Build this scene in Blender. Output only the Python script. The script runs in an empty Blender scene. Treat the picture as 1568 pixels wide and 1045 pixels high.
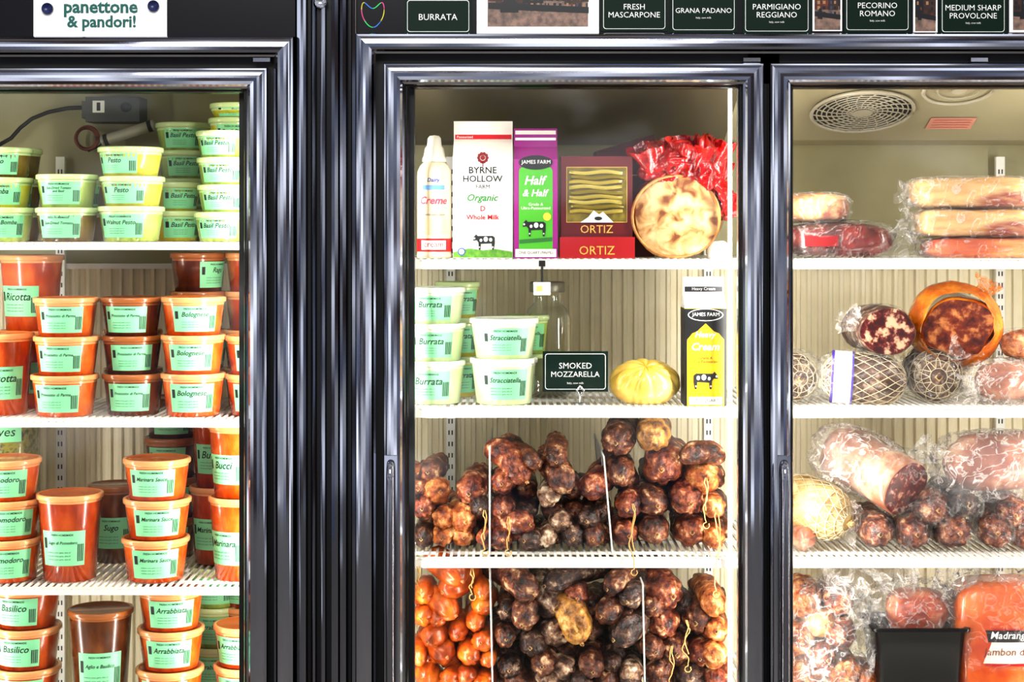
import bpy, math, random
from mathutils import Vector, Matrix, noise
random.seed(7)
R=random.uniform
D=3.2; CZ=1.55; HP=350.0; S=820.0
def K(y): return (D+y)/D/S
def X(px,y=0): return (px-784)*K(y)
def Z(py,y=0): return CZ-(py-HP)*K(y)
YF=0.13
scene=bpy.context.scene
scene.view_settings.view_transform='Standard'
scene.view_settings.look='None'
scene.view_settings.gamma=.87
scene.view_settings.exposure=.1

# ---------------------------------------------------------------- materials
def lin(c):
    return tuple((v/255/12.92 if v/255<=.04045 else ((v/255+.055)/1.055)**2.4) for v in c[:3])+(1,)
MC={}
def mat(name,c,rough=.5,metal=0,cols=None,scale=20,detail=4,bump=0,bscale=60,coat=0,stretch=(1,1,1),sss=0,lo=.35,hi=.65,rvar=0,spec=.5,bdist=.004):
    if name in MC: return MC[name]
    m=bpy.data.materials.new(name); m.use_nodes=True
    nt=m.node_tree; n=nt.nodes; l=nt.links
    b=n['Principled BSDF']
    b.inputs['Base Color'].default_value=lin(c)
    b.inputs['Roughness'].default_value=rough
    b.inputs['Metallic'].default_value=metal
    b.inputs['Coat Weight'].default_value=coat
    b.inputs['Coat Roughness'].default_value=.12
    b.inputs['Specular IOR Level'].default_value=spec
    if sss:
        b.inputs['Subsurface Weight'].default_value=sss
        b.inputs['Subsurface Radius'].default_value=(.02,.01,.005)
        b.inputs['Subsurface Scale'].default_value=.5
    tc=n.new('ShaderNodeTexCoord'); mp=n.new('ShaderNodeMapping')
    mp.inputs['Scale'].default_value=stretch
    l.new(tc.outputs['Object'],mp.inputs['Vector'])
    if cols:
        t=n.new('ShaderNodeTexNoise'); t.inputs['Scale'].default_value=scale; t.inputs['Detail'].default_value=detail
        t.inputs['Roughness'].default_value=.6
        l.new(mp.outputs[0],t.inputs['Vector'])
        r=n.new('ShaderNodeValToRGB'); l.new(t.outputs['Fac'],r.inputs[0])
        cr=r.color_ramp; allc=[c]+list(cols); N=len(allc)
        cr.elements[0].position=lo; cr.elements[0].color=lin(allc[0])
        cr.elements[1].position=hi; cr.elements[1].color=lin(allc[-1])
        for i in range(1,N-1):
            e=cr.elements.new(lo+(hi-lo)*i/(N-1)); e.color=lin(allc[i])
        l.new(r.outputs[0],b.inputs['Base Color'])
    if bump:
        t2=n.new('ShaderNodeTexNoise'); t2.inputs['Scale'].default_value=bscale; t2.inputs['Detail'].default_value=4
        l.new(mp.outputs[0],t2.inputs['Vector'])
        bm=n.new('ShaderNodeBump'); bm.inputs['Strength'].default_value=bump; bm.inputs['Distance'].default_value=bdist
        l.new(t2.outputs['Fac'],bm.inputs['Height']); l.new(bm.outputs[0],b.inputs['Normal'])
    if rvar:
        t3=n.new('ShaderNodeTexNoise'); t3.inputs['Scale'].default_value=9
        l.new(mp.outputs[0],t3.inputs['Vector'])
        mr=n.new('ShaderNodeMapRange'); mr.inputs['To Min'].default_value=max(.02,rough-rvar); mr.inputs['To Max'].default_value=rough+rvar
        l.new(t3.outputs['Fac'],mr.inputs['Value']); l.new(mr.outputs[0],b.inputs['Roughness'])
    MC[name]=m; return m

def film(name,c,fac=.3,rough=.12,bump=.7,bscale=22):
    if name in MC: return MC[name]
    m=bpy.data.materials.new(name); m.use_nodes=True
    nt=m.node_tree; n=nt.nodes; l=nt.links
    b=n['Principled BSDF']; out=n['Material Output']
    b.inputs['Base Color'].default_value=lin(c); b.inputs['Roughness'].default_value=rough
    b.inputs['Specular IOR Level'].default_value=1.0
    tc=n.new('ShaderNodeTexCoord')
    t=n.new('ShaderNodeTexNoise'); t.inputs['Scale'].default_value=bscale; t.inputs['Detail'].default_value=3; t.inputs['Distortion'].default_value=1.6
    l.new(tc.outputs['Object'],t.inputs['Vector'])
    m1=n.new('ShaderNodeMath'); m1.operation='SUBTRACT'; m1.inputs[1].default_value=.5; l.new(t.outputs['Fac'],m1.inputs[0])
    m2=n.new('ShaderNodeMath'); m2.operation='ABSOLUTE'; l.new(m1.outputs[0],m2.inputs[0])
    bm=n.new('ShaderNodeBump'); bm.inputs['Strength'].default_value=bump; bm.inputs['Distance'].default_value=.02; bm.invert=True
    l.new(m2.outputs[0],bm.inputs['Height']); l.new(bm.outputs[0],b.inputs['Normal'])
    mr=n.new('ShaderNodeMapRange'); mr.inputs['From Min'].default_value=.0; mr.inputs['From Max'].default_value=.04
    mr.inputs['To Min'].default_value=min(1,fac*3); mr.inputs['To Max'].default_value=fac*.6
    l.new(m2.outputs[0],mr.inputs['Value'])
    tr=n.new('ShaderNodeBsdfTransparent'); mx=n.new('ShaderNodeMixShader')
    l.new(mr.outputs[0],mx.inputs[0]); l.new(tr.outputs[0],mx.inputs[1]); l.new(b.outputs[0],mx.inputs[2]); l.new(mx.outputs[0],out.inputs[0])
    MC[name]=m; return m

def glassmat(name,tint=(1,1,1,1),jar=False):
    m=bpy.data.materials.new(name); m.use_nodes=True
    nt=m.node_tree; n=nt.nodes; l=nt.links; out=n['Material Output']; n.remove(n['Principled BSDF'])
    tr=n.new('ShaderNodeBsdfTransparent'); tr.inputs[0].default_value=tint
    g=n.new('ShaderNodeBsdfGlossy'); g.inputs['Roughness'].default_value=.02 if not jar else .08
    mx=n.new('ShaderNodeMixShader')
    if jar:
        fr=n.new('ShaderNodeLayerWeight'); fr.inputs[0].default_value=.42; l.new(fr.outputs['Facing'],mx.inputs[0])
    else:
        fr=n.new('ShaderNodeFresnel'); fr.inputs[0].default_value=1.45; l.new(fr.outputs[0],mx.inputs[0])
    l.new(tr.outputs[0],mx.inputs[1]); l.new(g.outputs[0],mx.inputs[2]); l.new(mx.outputs[0],out.inputs[0])
    return m

def spiralmat():
    m=bpy.data.materials.new('pancetta_cut'); m.use_nodes=True
    nt=m.node_tree; n=nt.nodes; l=nt.links; b=n['Principled BSDF']; b.inputs['Roughness'].default_value=.4
    tc=n.new('ShaderNodeTexCoord'); ns=n.new('ShaderNodeTexNoise'); ns.inputs['Scale'].default_value=9; ns.inputs['Detail'].default_value=3
    l.new(tc.outputs['Object'],ns.inputs['Vector'])
    ns2=n.new('ShaderNodeTexNoise'); ns2.inputs['Scale'].default_value=34; ns2.inputs['Detail'].default_value=8; ns2.inputs['Distortion'].default_value=.8; l.new(tc.outputs['Object'],ns2.inputs['Vector'])
    sp=n.new('ShaderNodeSeparateXYZ'); l.new(tc.outputs['Object'],sp.inputs[0])
    def M(op,a,b_=None):
        q=n.new('ShaderNodeMath'); q.operation=op
        for i,v in enumerate((a,b_)):
            if v is None: continue
            if isinstance(v,(int,float)): q.inputs[i].default_value=v
            else: l.new(v,q.inputs[i])
        return q.outputs[0]
    x=sp.outputs[0]; z=sp.outputs[2]
    x=M('SUBTRACT',x,0.012); z=M('SUBTRACT',z,0.078)
    r=M('SQRT',M('ADD',M('MULTIPLY',x,x),M('MULTIPLY',z,z)))
    a=M('ARCTAN2',z,x)
    v=M('SINE',M('ADD',M('ADD',M('MULTIPLY',r,150),a),M('MULTIPLY',ns.outputs['Fac'],14)))
    v=M('ADD',M('MULTIPLY',v,.5),.5)
    v=M('ADD',M('MULTIPLY',v,.14),M('MULTIPLY',ns2.outputs['Fac'],.9))
    cr=n.new('ShaderNodeValToRGB'); l.new(v,cr.inputs[0])
    e=cr.color_ramp.elements; e[0].position=.36; e[0].color=lin((112,62,28)); e[1].position=.66; e[1].color=lin((208,186,140))
    q=cr.color_ramp.elements.new(.47); q.color=lin((176,136,84))
    l.new(cr.outputs[0],b.inputs['Base Color'])
    return m

WHITE=mat('white_enamel',(236,236,230),.35)
BLACKG=mat('black_gloss',(9,9,11),.22)
BLACKM=mat('black_rubber',(8,8,9),.6)
STEEL=mat('dark_steel',(176,178,188),.07,1,rvar=.04)
STEEL2=mat('dark_steel_channel',(140,142,152),.07,1,rvar=.03)
CHROME=mat('chrome',(200,200,205),.12,1)
HEADER=mat('header_black',(6,6,14),.25,spec=.3)
WALLU=mat('liner_smooth',(150,143,104),.5,cols=[(166,160,122)],scale=3)
WALLR=mat('liner_ribbed',(230,220,188),.45,cols=[(240,232,206)],scale=4)
GLASS=glassmat('door_glass')
JARG=glassmat('jar_glass',(.93,.95,.90,1),True)
INK=mat('ink_black',(12,20,18),.6)
MINT=mat('label_mint',(142,222,168),.45)
PAPER=mat('paper_white',(240,240,236),.6)
SIGNG=mat('sign_green',(6,32,22),.5,spec=.15)
TEAL=mat('ink_teal',(12,92,84),.6)
RED=mat('print_red',(196,16,26),.4)
GREEN=mat('print_green',(30,130,34),.4)
STRING=mat('twine',(200,160,96),.9)

# ---------------------------------------------------------------- mesh builder
TXT={}
def txtmesh(t,shear=0,bold=0):
    key=(t,shear,bold)
    if key in TXT: return TXT[key]
    cu=bpy.data.curves.new('t','FONT'); cu.body=t; cu.resolution_u=2; cu.shear=shear; cu.offset=bold
    cu.align_x='CENTER'; cu.space_line=.9
    ob=bpy.data.objects.new('t',cu); scene.collection.objects.link(ob)
    dg=bpy.context.evaluated_depsgraph_get()
    me=bpy.data.meshes.new_from_object(ob.evaluated_get(dg))
    vs=[(v.co.x,v.co.y) for v in me.vertices]; fs=[tuple(p.vertices) for p in me.polygons]
    bpy.data.objects.remove(ob); bpy.data.curves.remove(cu); bpy.data.meshes.remove(me)
    x0=min(v[0] for v in vs); x1=max(v[0] for v in vs); y0=min(v[1] for v in vs); y1=max(v[1] for v in vs)
    cx=(x0+x1)/2; cy=(y0+y1)/2
    vs=[(v[0]-cx,v[1]-cy) for v in vs]
    TXT[key]=(vs,fs,x1-x0,y1-y0); return TXT[key]

def basis(d):
    d=Vector(d).normalized(); up=Vector((0,0,1))
    if abs(d.z)>.95: up=Vector((0,1,0))
    a=d.cross(up).normalized(); b=a.cross(d).normalized()
    return d,a,b

class MB:
    def __init__(s,name,loc=(0,0,0),k=1.0):
        s.name=name; s.loc=Vector(loc); s.k=k; s.v=[]; s.f=[]; s.fm=[]; s.fs=[]; s.m=[]
    def mi(s,m):
        if m not in s.m: s.m.append(m)
        return s.m.index(m)
    def add(s,vs,fs,m,smooth=False):
        o=len(s.v); s.v.extend([tuple(v) for v in vs]); i=s.mi(m)
        for f in fs:
            s.f.append(tuple(a+o for a in f)); s.fm.append(i); s.fs.append(smooth)
    def box(s,x0,x1,y0,y1,z0,z1,m):
        if x0>x1:x0,x1=x1,x0
        if z0>z1:z0,z1=z1,z0
        vs=[(x,y,z) for x in(x0,x1) for y in(y0,y1) for z in(z0,z1)]
        s.add(vs,[(0,1,3,2),(4,6,7,5),(0,4,5,1),(2,3,7,6),(0,2,6,4),(1,5,7,3)],m)
    def lathe(s,prof,m,seg=36,cx=0,cy=0,cz=0,fn=None,smooth=True):
        vs=[];fs=[]
        for (r,z) in prof:
            for j in range(seg):
                a=2*math.pi*j/seg; rr=r*(fn(a,z) if fn else 1)
                vs.append((cx+rr*math.sin(a),cy-rr*math.cos(a),cz+z))
        for i in range(len(prof)-1):
            for j in range(seg):
                k=(j+1)%seg; fs.append((i*seg+j,i*seg+k,(i+1)*seg+k,(i+1)*seg+j))
        s.add(vs,fs,m,smooth)
    def tube(s,pts,r,m,seg=8):
        pts=[Vector(p) for p in pts]; vs=[];fs=[];n=len(pts)
        pa=None
        for i,p in enumerate(pts):
            d=(pts[min(i+1,n-1)]-pts[max(i-1,0)])
            d,a,b=basis(d)
            if pa is not None:
                a=(pa-d*pa.dot(d))
                a=a.normalized() if a.length>1e-6 else basis(d)[1]
                b=a.cross(d)
            pa=a
            for j in range(seg):
                t=2*math.pi*j/seg; vs.append(p+a*(r*math.cos(t))+b*(r*math.sin(t)))
        for i in range(n-1):
            for j in range(seg):
                k=(j+1)%seg; fs.append((i*seg+j,i*seg+k,(i+1)*seg+k,(i+1)*seg+j))
        fs.append(tuple(range(seg))); fs.append(tuple(range((n-1)*seg,n*seg)))
        s.add(vs,fs,m,True)
    def poly(s,pts,y,m):
        s.add([(p[0],y,p[1]) for p in pts],[tuple(range(len(pts)))],m)
    def rect(s,cx,cz,w,h,y,m,rr=0):
        if rr:
            pts=[]
            for (sx,sz,a0) in((1,1,0),(-1,1,90),(-1,-1,180),(1,-1,270)):
                for a in(0,30,60,90):
                    t=math.radians(a0+a); pts.append((cx+sx*(w/2-rr)+rr*math.cos(t),cz+sz*(h/2-rr)+rr*math.sin(t)))
            s.poly(pts,y,m)
        else: s.poly([(cx-w/2,cz-h/2),(cx+w/2,cz-h/2),(cx+w/2,cz+h/2),(cx-w/2,cz+h/2)],y,m)
    def disc(s,cx,cz,r,y,m,rz=None,n=20):
        rz=rz or r
        s.poly([(cx+r*math.cos(2*math.pi*i/n),cz+rz*math.sin(2*math.pi*i/n)) for i in range(n)],y,m)
    def text(s,t,cx,cz,w,h,y,m,fn=None,shear=0,bold=0,stretch=False):
        vs,fs,tw,th=txtmesh(t,shear,bold)
        sx=w/tw; sz=h/th
        if not stretch: sx=sz=min(sx,sz)
        if fn: s.add([fn(cx+v[0]*sx,cz+v[1]*sz,y) for v in vs],fs,m)
        else: s.add([(cx+v[0]*sx,y,cz+v[1]*sz) for v in vs],fs,m)
    def patch(s,u0,u1,v0,v1,off,m,fn,nu=12,nv=2):
        vs=[];fs=[]
        for i in range(nu+1):
            for j in range(nv+1):
                vs.append(fn(u0+(u1-u0)*i/nu,v0+(v1-v0)*j/nv,off))
        for i in range(nu):
            for j in range(nv):
                a=i*(nv+1)+j; fs.append((a,a+nv+1,a+nv+2,a+1))
        s.add(vs,fs,m,True)
    def blob(s,c,r,m,e=1.0,amp=0,freq=1.0,seed=0,nu=40,nv=24,crease=False,smooth=True,rot=0,flat=None):
        vs=[];fs=[]
        def pw(v,e): return math.copysign(abs(v)**e,v)
        cr,sr=math.cos(rot),math.sin(rot)
        for i in range(nv+1):
            ph=-math.pi/2+math.pi*i/nv
            for j in range(nu):
                th=2*math.pi*j/nu
                x=pw(math.cos(ph),e)*pw(math.cos(th),e); y=pw(math.cos(ph),e)*pw(math.sin(th),e); z=pw(math.sin(ph),e)
                if amp:
                    q=Vector((x*freq+seed*3.7,y*freq+seed*1.3,z*freq-seed*2.1))
                    nn=noise.noise(q)+.5*noise.noise(q*2.1)
                    if crease: nn=1-2.2*abs(nn)
                    f=1+amp*nn
                    x*=f;y*=f;z*=f
                px=x*r[0];pz=z*r[2]
                X2=px*cr-pz*sr; Z2=px*sr+pz*cr
                if flat is not None: Z2=max(Z2,flat)
                vs.append((c[0]+X2,c[1]+y*r[1],c[2]+Z2))
        for i in range(nv):
            for j in range(nu):
                k=(j+1)%nu; fs.append((i*nu+j,i*nu+k,(i+1)*nu+k,(i+1)*nu+j))
        s.add(vs,fs,m,smooth)
    def sausage(s,p0,d,L,r,m,seed=0,bend=0,wr=.15,amp=.06,knot=STRING,nr=24,seg=36,taper=0):
        d,a,b=basis(d); p0=Vector(p0); vs=[];fs=[]
        cap=min(r*1.15,L*.45); n=random.Random(seed); ph=n.uniform(0,6); kf=n.choice([5,6,7,8,9]); ph2=n.uniform(0,6)
        ss=[cap*(1-math.cos(math.pi/2*i/8)) for i in range(9)]
        mid=[cap+(L-2*cap)*i/(nr-14) for i in range(1,nr-14)]
        st=ss+mid+[L-q for q in reversed(ss)]
        for q in st:
            e=min(q,L-q)
            rr=r*math.sqrt(max(0,1-((cap-e)/cap)**2)) if e<cap else r
            rr=max(rr,r*.07); near=max(0,1-e/(cap*1.5))
            rr*=1-taper*q/L
            t=q/L; off=bend*math.sin(math.pi*t)
            for j in range(seg):
                th=2*math.pi*j/seg
                dv=a*math.cos(th)+b*math.sin(th)
                pp=p0+d*q+b*off
                qq=(pp+dv*r)*(1.0/r)+Vector((seed,0,0))
                nz=noise.noise(qq)+.8*noise.noise(qq*2.6)+.4*noise.noise(qq*5)
                cr_=1-abs(math.sin(kf*.5*th+ph+.6*math.sin(2*th+ph2)+e/r*.5))**.6
                w=1+amp*1.8*nz-wr*(near+.15)*2.0*cr_*min(1,e/(cap*.35)+.25)
                vs.append(pp+dv*(rr*w))
        N=len(st)
        for i in range(N-1):
            for j in range(seg):
                k=(j+1)%seg; fs.append((i*seg+j,i*seg+k,(i+1)*seg+k,(i+1)*seg+j))
        fs.append(tuple(range(seg))); fs.append(tuple(range((N-1)*seg,N*seg)))
        s.add(vs,fs,m,True)
        if knot:
            s.tube([p0+d*r*.1,p0-d*r*.10,p0-d*r*.22+b*r*.08],r*.09,m,6)
            s.tube([p0-d*r*.06+a*r*.12,p0-d*r*.1+b*r*.13,p0-d*r*.06-a*r*.12,p0-d*r*.1-b*r*.13,p0-d*r*.06+a*r*.12],r*.04,knot,5)
    def cutlog(s,p0,d,L,r,skin,face,seed=0,amp=.04,rz=1.0):
        d,a,b=basis(d); p0=Vector(p0); seg=36; vs=[];fs=[];rings=[(0,.95),(r*.05,1.0)]+[(L*i/8,1.0) for i in range(1,8)]+[(L-r*.2,.93),(L,.6),(L+r*.05,.05)]
        for (q,f) in rings:
            for j in range(seg):
                th=2*math.pi*j/seg; dv=a*math.cos(th)+b*math.sin(th)*rz
                nz=noise.noise(Vector((math.cos(th)*1.3+seed,math.sin(th)*1.3,q/r*.5)))
                vs.append(p0+d*q+dv*(r*f*(1+amp*2*nz)))
        N=len(rings)
        for i in range(N-1):
            for j in range(seg):
                k=(j+1)%seg; fs.append((i*seg+j,i*seg+k,(i+1)*seg+k,(i+1)*seg+j))
        s.add(vs,fs,skin,True)
        s.add(vs[:seg]+[p0-d*r*.03],[(j,(j+1)%seg,seg) for j in range(seg)],face,True)
    def frill(s,p0,d,L,r0,r1,m,n=7,rip=.3,seed=0,seg=64,rings=11,smooth=True,ex=1.2,jag=1):
        d,a,b=basis(d); p0=Vector(p0); vs=[];fs=[]; q=random.Random(seed); ph=[q.uniform(0,6) for _ in range(4)]
        for i in range(rings):
            t=i/(rings-1); r=r0+(r1-r0)*t**ex
            for j in range(seg):
                th=2*math.pi*j/seg
                w=1+rip*(.3+t)*(math.sin(n*th+ph[0])+.6*math.sin((2*n+1)*th+ph[1]+t*2))
                ln=L*t*(1+jag*(.14*math.sin((n-3)*th+ph[2])+.07*math.sin((n*2)*th+ph[3])))
                nz=noise.noise(Vector((math.cos(th)*2+seed,math.sin(th)*2,t*3)))
                vs.append(p0+d*ln+(a*math.cos(th)+b*math.sin(th))*(r*w*(1+.25*nz)))
        for i in range(rings-1):
            for j in range(seg):
                k=(j+1)%seg; fs.append((i*seg+j,i*seg+k,(i+1)*seg+k,(i+1)*seg+j))
        s.add(vs,fs,m,smooth)
    def done(s,bevel=0,parent=None):
        me=bpy.data.meshes.new(s.name)
        k=s.k
        me.from_pydata([(v[0]*k,v[1]*k,v[2]*k) for v in s.v],[],s.f)
        for m in s.m: me.materials.append(m)
        me.polygons.foreach_set('material_index',s.fm); me.polygons.foreach_set('use_smooth',s.fs); me.update()
        ob=bpy.data.objects.new(s.name,me); ob.location=s.loc; scene.collection.objects.link(ob)
        if bevel:
            b=ob.modifiers.new('bevel','BEVEL'); b.width=bevel; b.segments=2; b.limit_method='ANGLE'; b.angle_limit=.6
        return ob

# ---------------------------------------------------------------- room + refrigerator
fl=MB('floor'); fl.box(-4,4,-6,1.2,-.05,0,mat('floor_tile',(120,112,100),.5,cols=[(140,132,120)],scale=6)); fl.done()
w=MB('wall_back'); w.box(-4,4,.95,1.05,0,3,mat('wall_paint',(190,186,176),.8,cols=[(198,194,184)],scale=3)); w.done()

ZB=.28; ZT=Z(97)
case=MB('refrigerator_case')
XL0=X(-215); XL1=X(452); XC0=X(545); XC1=X(1800)
def ring(mb,x0,x1,z0,z1,prof,m):
    vs=[];fs=[]
    for (i,y) in prof:
        vs+=[(x0+i,y,z0+i),(x1-i,y,z0+i),(x1-i,y,z1-i),(x0+i,y,z1-i)]
    for r in range(len(prof)-1):
        for j in range(4):
            k=(j+1)%4; fs.append((r*4+j,r*4+k,(r+1)*4+k,(r+1)*4+j))
    mb.add(vs,fs,m)
p=1/820
profO=[(0,.03),(0,-.012),(2*p,-.017),(5*p,-.0185),(7*p,-.0172),(9*p,-.0168),(12*p,-.0178),(16*p,-.0183),(21*p,-.0181),(25*p,-.0170),(28*p,-.012),(31*p,-.01),(31*p,.03)]
ring(case,XL0,XL1,.2,Z(57),profO,STEEL)
ring(case,XC0,XC1,.2,Z(52),profO,STEEL)
for (x0,x1,zt) in((XL0,XL1,Z(60)),(XC0,XC1,Z(55))):
    ring(case,x0+.02,x1-.02,.22,zt,[(0,.02),(72*p,.02),(72*p,.05),(0,.05)],BLACKM)
case.box(X(1148),X(1196),.02,.05,.25,Z(60),BLACKM)
for px in(402,1152,1500): case.box(X(px-14),X(px+12),-.004,.02,Z(95),Z(89),CHROME)
pts=[(452,.02),(456,-.012),(462,-.0175),(466,-.0183),(470,-.0175),(472,-.004),(476,-.004),(478,-.014),(481,-.017),(484,-.016),(486,-.004),(491,-.004),(492,-.014),(495,-.017),(499,-.016),(501,-.004),(507,-.004),(509,-.016),(514,-.018),(519,-.016),(520.5,-.008),(522,-.016),(526,-.018),(531,-.016),(534,-.004),(538,-.004),(540,-.010),(545,-.012)]
for i in range(len(pts)-1):
    a,b=pts[i],pts[i+1]; m=STEEL2 if min(-a[1],-b[1])>.0099 or (476<a[0]<535 and max(-a[1],-b[1])>.012) else BLACKG
    x0,x1=X(a[0]),X(b[0])
    case.add([(x0,a[1],.1),(x1,b[1],.1),(x1,b[1],2.3),(x0,a[1],2.3)],[(0,1,2,3)],m)
case.tube([(X(493),-.024,Z(6)),(X(493),-.012,Z(6))],.011,CHROME,20)
case.box(XL0,XL1,0,.06,Z(58),2.3,HEADER); case.box(XC0,XC1,0,.06,Z(53),2.3,HEADER)
case.box(XL0,XC1,.01,.6,0.0,.2,BLACKG)
YB=.60
for (x0,x1) in((XL0,XL1),(XC0,XC1)):
    for xx in(x0,x1-.02): case.box(xx,xx+.02,.05,.72,.2,2.3,WHITE)
    case.box(x0,x1,.05,.72,.2,.24,WHITE)
    case.box(x0,x1,.05,.72,Z(92),Z(92)+.03,WALLU)
    case.box(x0+.02,x1-.02,YB+.01,.72,.24,Z(92),WALLU)
    zt=Z(412,YB)
    x=x0+.02; vs=[];fs=[]
    while x<x1-.03:
        for (dx,yy) in((0,YB+.004),(.012,YB+.004),(.0145,YB-.004),(.0215,YB-.004)):
            vs+=[(x+dx,yy,.24),(x+dx,yy,zt)]
        x+=.024
    n=len(vs)//2
    fs=[(2*a,2*a+2,2*a+3,2*a+1) for a in range(n-1)]
    case.add(vs,fs,WALLR)
    case.box(x0+.02,x1-.02,YB-.012,YB+.01,zt,zt+.012,WHITE)
ya,yb=.17,.5; za,zb=Z(112,ya),Z(215,yb)
XM=X(1160)
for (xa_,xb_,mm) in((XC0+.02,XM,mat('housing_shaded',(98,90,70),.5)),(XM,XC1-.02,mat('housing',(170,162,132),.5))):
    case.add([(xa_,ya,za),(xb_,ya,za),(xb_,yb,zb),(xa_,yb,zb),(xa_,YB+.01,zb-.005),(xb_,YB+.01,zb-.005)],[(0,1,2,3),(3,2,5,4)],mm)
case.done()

e2=Vector((0,yb-ya,zb-za)).normalized(); nrm=Vector((0,e2.z,-e2.y)).normalized()
if nrm.z>0: nrm=-nrm
def fan(px,t,rad,dark=True):
    f=MB('evaporator_fan_grille'); yc=ya+(yb-ya)*t; c=Vector((X(px,yc),yc,za+(zb-za)*t))+nrm*.006
    ex=Vector((1,0,0)); G=mat('fan_plastic',(182,175,154),.4); DK=mat('fan_dark',(50,44,36),.7) if dark else MC['housing']
    n=32
    f.add([c-nrm*.004+ex*math.cos(2*math.pi*i/n)*rad+e2*math.sin(2*math.pi*i/n)*rad for i in range(n)],[tuple(range(n))],DK)
    r=rad*.2
    while r<=rad*1.01:
        f.tube([c+ex*math.cos(2*math.pi*i/n)*r+e2*math.sin(2*math.pi*i/n)*r for i in range(n+1)],.0016 if r<rad*.95 else .004,G,6); r+=rad*(.1 if dark else .4)
    for i in range(20 if dark else 0):
        a=2*math.pi*i/20
        f.tube([c+ex*math.cos(a+q*.5)*rad*(.18+.82*q)+e2*math.sin(a+q*.5)*rad*(.18+.82*q) for q in(0,.33,.66,1)],.0016,G,5)
    f.add([c+nrm*.003+ex*math.cos(2*math.pi*i/n)*rad*.2+e2*math.sin(2*math.pi*i/n)*rad*.2 for i in range(n)],[tuple(range(n))],G)
    f.done()
fan(1320,.52,.104); fan(1468,.20,.07,False)
tg=MB('warning_sticker'); yc=ya+(yb-ya)*.72; c=Vector((X(1456,yc),yc,za+(zb-za)*.72))+nrm*.002; ex=Vector((1,0,0))
tg.add([c-ex*.048-e2*.03,c+ex*.048-e2*.03,c+ex*.048+e2*.03,c-ex*.048+e2*.03],[(0,1,2,3)],mat('sticker_pink',(226,160,140),.5))
for i in range(4):
    cc=c+nrm*.001+e2*(-.02+.013*i); tg.add([cc-ex*.04-e2*.0012,cc+ex*.04-e2*.0012,cc+ex*.04+e2*.0012,cc-ex*.04+e2*.0012],[(0,1,2,3)],mat('sticker_ink',(190,90,80),.5))
tg.done()

def door(px0,px1,pyt,handle=None):
    d=MB('refrigerator_glass_door'); x0,x1,zt=X(px0),X(px1),Z(pyt)
    prof=[(0,.018),(0,-.016),(1.5*p,-.021),(4*p,-.0235),(6*p,-.0229),(8*p,-.0227),(12*p,-.0236),(16*p,-.0241),(21*p,-.0241),(26*p,-.0232),(29*p,-.018),(32*p,-.016)]
    ring(d,x0,x1,ZB,zt,prof,STEEL)
    ring(d,x0,x1,ZB,zt,[(32*p,-.016),(34*p,-.010),(36*p,-.009),(38*p,-.004),(38*p,.018)],BLACKG)
    ring(d,x0,x1,ZB,zt,[(38*p,.018),(0,.018)],BLACKM)
    i=37*p
    d.add([(x0+i,.002,ZB+i),(x1-i,.002,ZB+i),(x1-i,.002,zt-i),(x0+i,.002,zt-i)],[(0,1,2,3)],GLASS)
    if handle:
        hx=X(handle); z1=Z(705); z0=Z(1110)
        H=mat('handle_metal',(150,150,158),.12,1)
        pts=[(hx,-.02,z1)]
        for k in range(1,7):
            a=math.pi/2*k/6; pts.append((hx,-.024-.022*math.sin(a),z1-.03*(1-math.cos(a))-.002))
        for k in range(1,10): pts.append((hx,-.047,z1-.03+(z0+.03-z1+.03)*k/10))
        for k in range(6,-1,-1):
            a=math.pi/2*k/6; pts.append((hx,-.024-.022*math.sin(a),z0+.03*(1-math.cos(a))+.002))
        d.tube(pts,.0075,H,12)
        d.box(hx-.012,hx+.012,-.028,-.023,z0-.01,z1+.012,STEEL2)
    return d.done()
door(-165,412,105); door(588,1168,98,600); door(1176,1756,98,1197)

# ---------------------------------------------------------------- header signage
def sign(px0,px1,py0,py1,lines,sub=True,name='cheese_name_sign'):
    s=MB(name); x0,x1,z0,z1=X(px0),X(px1),Z(py1),Z(py0); cx=(x0+x1)/2;cz=(z0+z1)/2;w=x1-x0;h=z1-z0
    s.box(x0,x1,-.003,0,z0,z1,SIGNG)
    s.rect(cx,cz,w*.93,h*.9,-.0034,PAPER,.005); s.rect(cx,cz,w*.93-.0022,h*.9-.0022,-.0038,SIGNG,.0045)
    n=len(lines); lh=.0105 if n>1 else .0115
    zc=cz if n>1 else cz-.002
    for i,t in enumerate(lines):
        s.text(t,cx,zc+(n-1)*.0075-i*.015,w*.84,lh,-.0042,PAPER)
    if sub: s.text('Italy, cow milk',cx,zc-(n-1)*.0075-.014,w*.4,.0045,-.0042,PAPER)
    s.done()
sign(620,722,-2,52,['BURRATA'],False)
sign(920,1022,-14,48,['FRESH','MASCARPONE'],False)
sign(1026,1128,-20,50,['GRANA PADANO'])
sign(1137,1241,-18,52,['PARMIGIANO','REGGIANO'])
sign(1292,1394,-20,50,['PECORINO','ROMANO'])
sign(1438,1541,-16,53,['MEDIUM SHARP','PROVOLONE'])

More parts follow.
